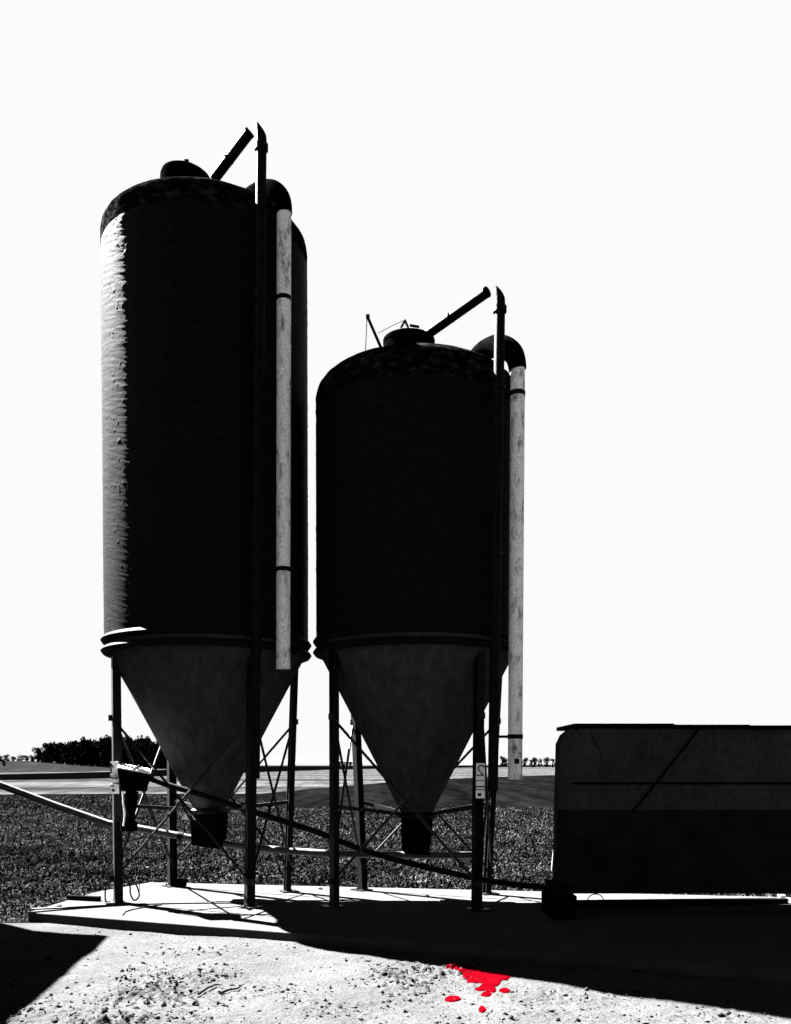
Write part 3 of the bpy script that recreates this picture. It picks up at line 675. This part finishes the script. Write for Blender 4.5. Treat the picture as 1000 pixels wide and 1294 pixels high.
# ------------------------------------------------------------------ crop leaves
def blades(name, n, yr, lmin, lmax, wmin, wmax, m, label, spread=.62, left=False, far=False):  # left: only the verge beside the slab's left end
    Y = np.sqrt(rng.uniform(yr[0]**2, yr[1]**2, n)); X = rng.uniform(-spread, spread, n)*Y
    edge = np.interp(X, [-12, gnd(0, 1166, GH).x, sFL.x, mid.x, sBL.x, sB1.x, 12], [9.2, gnd(0, 1166, GH).y-.1, sFL.y+.05, mid.y+.02, sBL.y+.03, sB1.y+.03, sBR2.y-.6])
    k = (Y > edge + rng.random(n)**3*.3) & ~in_slab(X, Y)
    if far: k &= (X < -.13*Y) & (Y < 34 + 12*np.clip((-.13*Y-X)/3, 0, 1))
    if left: k &= (X < -2.9 - .45*(Y-9.8)) & (Y < edge + rng.random(n)**2*1.6); 
    X = X[k]; Y = Y[k]; n = len(X)
    Ln = rng.uniform(lmin, lmax, n); W = rng.uniform(wmin, wmax, n); A = rng.uniform(0, 2*math.pi, n); T = rng.uniform(.25, 1.25, n)
    near = np.clip((Y-edge[k])/1.2, .35, 1); Ln *= near*(.45 + 1.25*vnoise(X*1.7+3, Y*1.2, 31)**1.5 + .25*(rng.random(n) > .985))
    tw = rng.uniform(-1, 1, n)
    dx = np.cos(A)*np.sin(T); dy = np.sin(A)*np.sin(T); dz = np.cos(T)
    sx_ = -np.sin(A); sy_ = np.cos(A)
    P0 = np.stack([X, Y, np.full(n, GH)], -1); D1 = np.stack([dx, dy, dz], -1)
    T2 = T+rng.uniform(.2, .9, n); D2 = np.stack([np.cos(A)*np.sin(T2), np.sin(A)*np.sin(T2), np.cos(T2)], -1)
    Sd = np.stack([sx_, sy_, tw*.5], -1)*W[:, None]
    P1_ = P0+D1*Ln[:, None]*.55; P2_ = P1_+D2*Ln[:, None]*.5
    V = np.stack([P0-Sd*.3, P0+Sd*.3, P1_+Sd*.5, P1_-Sd*.5, P2_+Sd*.08, P2_-Sd*.08], 1).reshape(-1, 3)
    Fq = (np.array([(0, 1, 2, 3), (3, 2, 4, 5)])[None]+np.arange(n)[:, None, None]*6).reshape(-1, 4)
    o = npmesh(name, V, Fq, m); tag(o, label, 'crop', None, 'stuff')
blades('crop_leaves', 190000, (8.8, 18), .06, .17, .006, .020, M['grass'], 'dense leafy green crop growing behind the slab')
blades('crop_leaves', 120000, (18, 34), .07, .17, .010, .028, M['grass'], 'leafy crop farther out in the field')

blades('crop_leaves', 150000, (33, 46), .10, .2, .02, .045, M['grass'], 'leafy crop at the far left of the field', far=True)
blades('dry_grass', 60000, (8.8, 12), .05, .13, .005, .014, M['straw'], 'pale dry grass along the left end of the slab', left=True)

# ------------------------------------------------------------------ trees
def tree_mesh(seed, h, wd, n=500, bare=.25):
    r_ = np.random.default_rng(seed); t = MB()
    t.tube([(0, 0, 0), (.05*h*r_.uniform(-1, 1), 0, h*.35), (0, .03*h, h*.75)], [h*.035, h*.025, h*.01], 8)
    for k in range(9):
        a = r_.uniform(0, 6.28); z0 = h*r_.uniform(.25, .6); l_ = wd*r_.uniform(.3, .5)
        t.tube([(0, 0, z0), (l_*.5*math.cos(a), l_*.5*math.sin(a), z0+h*.15), (l_*math.cos(a), l_*math.sin(a), z0+h*r_.uniform(.22, .38))], [h*.014, h*.009, h*.003], 5)
    # crown of leaf clumps
    cl = [(r_.normal(0, wd*.2), r_.normal(0, wd*.2), h*r_.uniform(.10, .92), wd*r_.uniform(.12, .24)) for _ in range(26)]
    V = []; Fq = []
    for i in range(n):
        c_ = cl[i % len(cl)]; d = r_.normal(0, 1, 3); d /= np.linalg.norm(d); q = np.array(c_[:3])+d*c_[3]*r_.random()**.4
        s_ = h*.035*r_.uniform(.5, 1.4); u = r_.normal(0, 1, 3); u /= np.linalg.norm(u); v_ = np.cross(u, r_.normal(0, 1, 3)); v_ /= np.linalg.norm(v_)
        V += [tuple(q-u*s_), tuple(q+v_*s_), tuple(q+u*s_), tuple(q-v_*s_*.8)]; b0 = i*4; Fq.append((b0, b0+1, b0+2, b0+3))
    c = MB(); c.add(V, Fq); return t, c
protos = []
def make_tree(name, seed, h, wd, n, loc, label, group):
    root = empty(name, loc); tag(root, label, 'tree', group)
    t, c = tree_mesh(seed, h, wd, n)
    for mb, nm, mt in ((t, 'trunk', M['bark']), (c, 'crown', M['leaf'])):
        o = mb.build(nm, mt); o.parent = root
    return root
def dup(root, loc, s, rz, label):
    r_ = root.copy(); C.objects.link(r_); r_.location = loc; r_.scale = s; r_.rotation_euler = (0, 0, rz); r_['label'] = label
    for ch_ in root.children:
        c_ = ch_.copy(); C.objects.link(c_); c_.parent = r_
    return r_
GF = 'trees of the wood on the left hill'
LF = 'dark tree of the dense wood along the left hill crest'
base = [make_tree('wood_tree', 11+i, 10, 7, 1100, (0, 0, 0), LF, GF) for i in range(4)]
first = [True]*4
def place(i, px, Y, hpx, sxy, label, rz, base_list=base, flags=first, z=None, H0=10):
    x = (px-500)/F*Y
    if z is None: z = float(hz(np.array([x]), np.array([float(Y)]))[0]) - .2
    s_ = hpx/F*Y/H0
    loc = (x, Y, z)
    if flags[i]:
        o = base_list[i]; o.location = loc; o.scale = (s_*sxy, s_*sxy, s_); o.rotation_euler = (0, 0, rz); o['label'] = label; flags[i] = False
    else: o = dup(base_list[i], loc, (s_*sxy, s_*sxy, s_), rz, label)
    o.name = o.name
    return o
topy = lambda px: np.interp(px, [40, 60, 80, 100, 120, 135, 150, 165, 180, 195, 210, 235], [955, 942, 940, 938, 936, 933, 936, 934, 935, 936, 940, 946])
random.seed(3)
k = 0
px = 42
while px < 236:
    for row, Y in ((0, 285), (1, 310)):
        X_ = (px-500)/F*Y; zg = float(hz(np.array([X_]), np.array([float(Y)]))[0]); basepx = HOR-(zg-CH)/Y*F
        hpx = basepx - topy(px) + random.uniform(-3, 5)
        place(k % 4, px + random.uniform(-2, 2), Y + random.uniform(-8, 8), max(hpx, 8), random.uniform(.75, 1.15), LF, random.uniform(0, 6.28)); k += 1
    px += 6.2
GB = 'low bushes on the left hill crest'
for px in (-8, 0, 8, 17, 26, 34):
    o = place(k % 4, px, 320, random.uniform(7, 10), 1.6, 'low dark bush on the bare hill crest left of the wood', random.uniform(0, 6)); o['group'] = GB; o['category'] = 'bush'; k += 1
o = place(1, 5, 230, 10, .9, 'lone small tree on the pasture slope at the far left', 1.0); del o['group']
# right hand row
GR = 'small trees in a row on the far right horizon'
for px in (636, 648, 655, 663, 671, 676, 683, 690, 699, 707, 640):
    o = place(k % 4, px + random.uniform(-1, 1), 420 + random.uniform(-30, 30), random.uniform(10, 15), random.uniform(.7, 1.2), 'small dark tree in the loose row on the far right horizon', random.uniform(0, 6), z=GH-.1); o['group'] = GR; k += 1
for px in (429, 436, 443, 449):
    o = place(k % 4, px, 560, random.uniform(5, 7), 1.6, 'tiny dark bush on the horizon between the legs of the short silo', random.uniform(0, 6), z=GH-.1); o['group'] = 'tiny bushes on the middle horizon'; o['category'] = 'bush'; k += 1

# ------------------------------------------------------------------ barn whose corner throws the shadow bottom left
tanE = math.tan(SUN_EL); hsh = Vector((SD.x, SD.y, 0)).normalized()
EH = 4.2
def up_sun(p): return p + hsh*((EH-YH)/tanE)
A_ = up_sun(gnd(137, 1181, YH)); B_ = up_sun(gnd(20, 1290, YH)); C_ = up_sun(gnd(0, 1172, YH))
dw = (B_-A_).normalized(); db = (C_-A_).normalized(); 
br = empty('barn', A_); br.location.z = YH; br.matrix_world = Matrix.Translation((A_.x, A_.y, YH)); tag(br, 'timber barn just outside the left edge whose eaves shade the yard corner', 'barn')
Lw = 16; Wb = 9
def bp(u, v, z): q = A_ + dw*u + db*v; return (q.x, q.y, z)
ov = .25
m = MB(); m.hexa([bp(ov, ov, YH-.05), bp(Lw, ov, YH-.05), bp(Lw, Wb, YH-.05), bp(ov, Wb, YH-.05), bp(ov, ov, EH-.1), bp(Lw, ov, EH-.1), bp(Lw, Wb, EH-.1), bp(ov, Wb, EH-.1)]); m.build('wall', M['wall'], br)
m = MB(); m.hexa([bp(0, 0, EH-.12), bp(Lw, 0, EH-.12), bp(Lw, Wb, EH-.12), bp(0, Wb, EH-.12), bp(0, 0, EH), bp(Lw, 0, EH), bp(Lw, Wb, EH+1.2), bp(0, Wb, EH+1.2)]); m.build('roof', M['roof'], br)
for u0 in (3.0, 8.5):
    m = MB(); m.hexa([bp(u0, ov-.06, YH), bp(u0+2.2, ov-.06, YH), bp(u0+2.2, ov-.005, YH), bp(u0, ov-.005, YH), bp(u0, ov-.06, 2.6), bp(u0+2.2, ov-.06, 2.6), bp(u0+2.2, ov-.005, 2.6), bp(u0, ov-.005, 2.6)])
    d_ = m.build('door', M['wood'], br, bevel=.01); q = Vector(bp(u0+1.9, ov-.09, 1.0)); MB().box(q, (.03, .03, .2)).build('handle', M['steel'], d_)
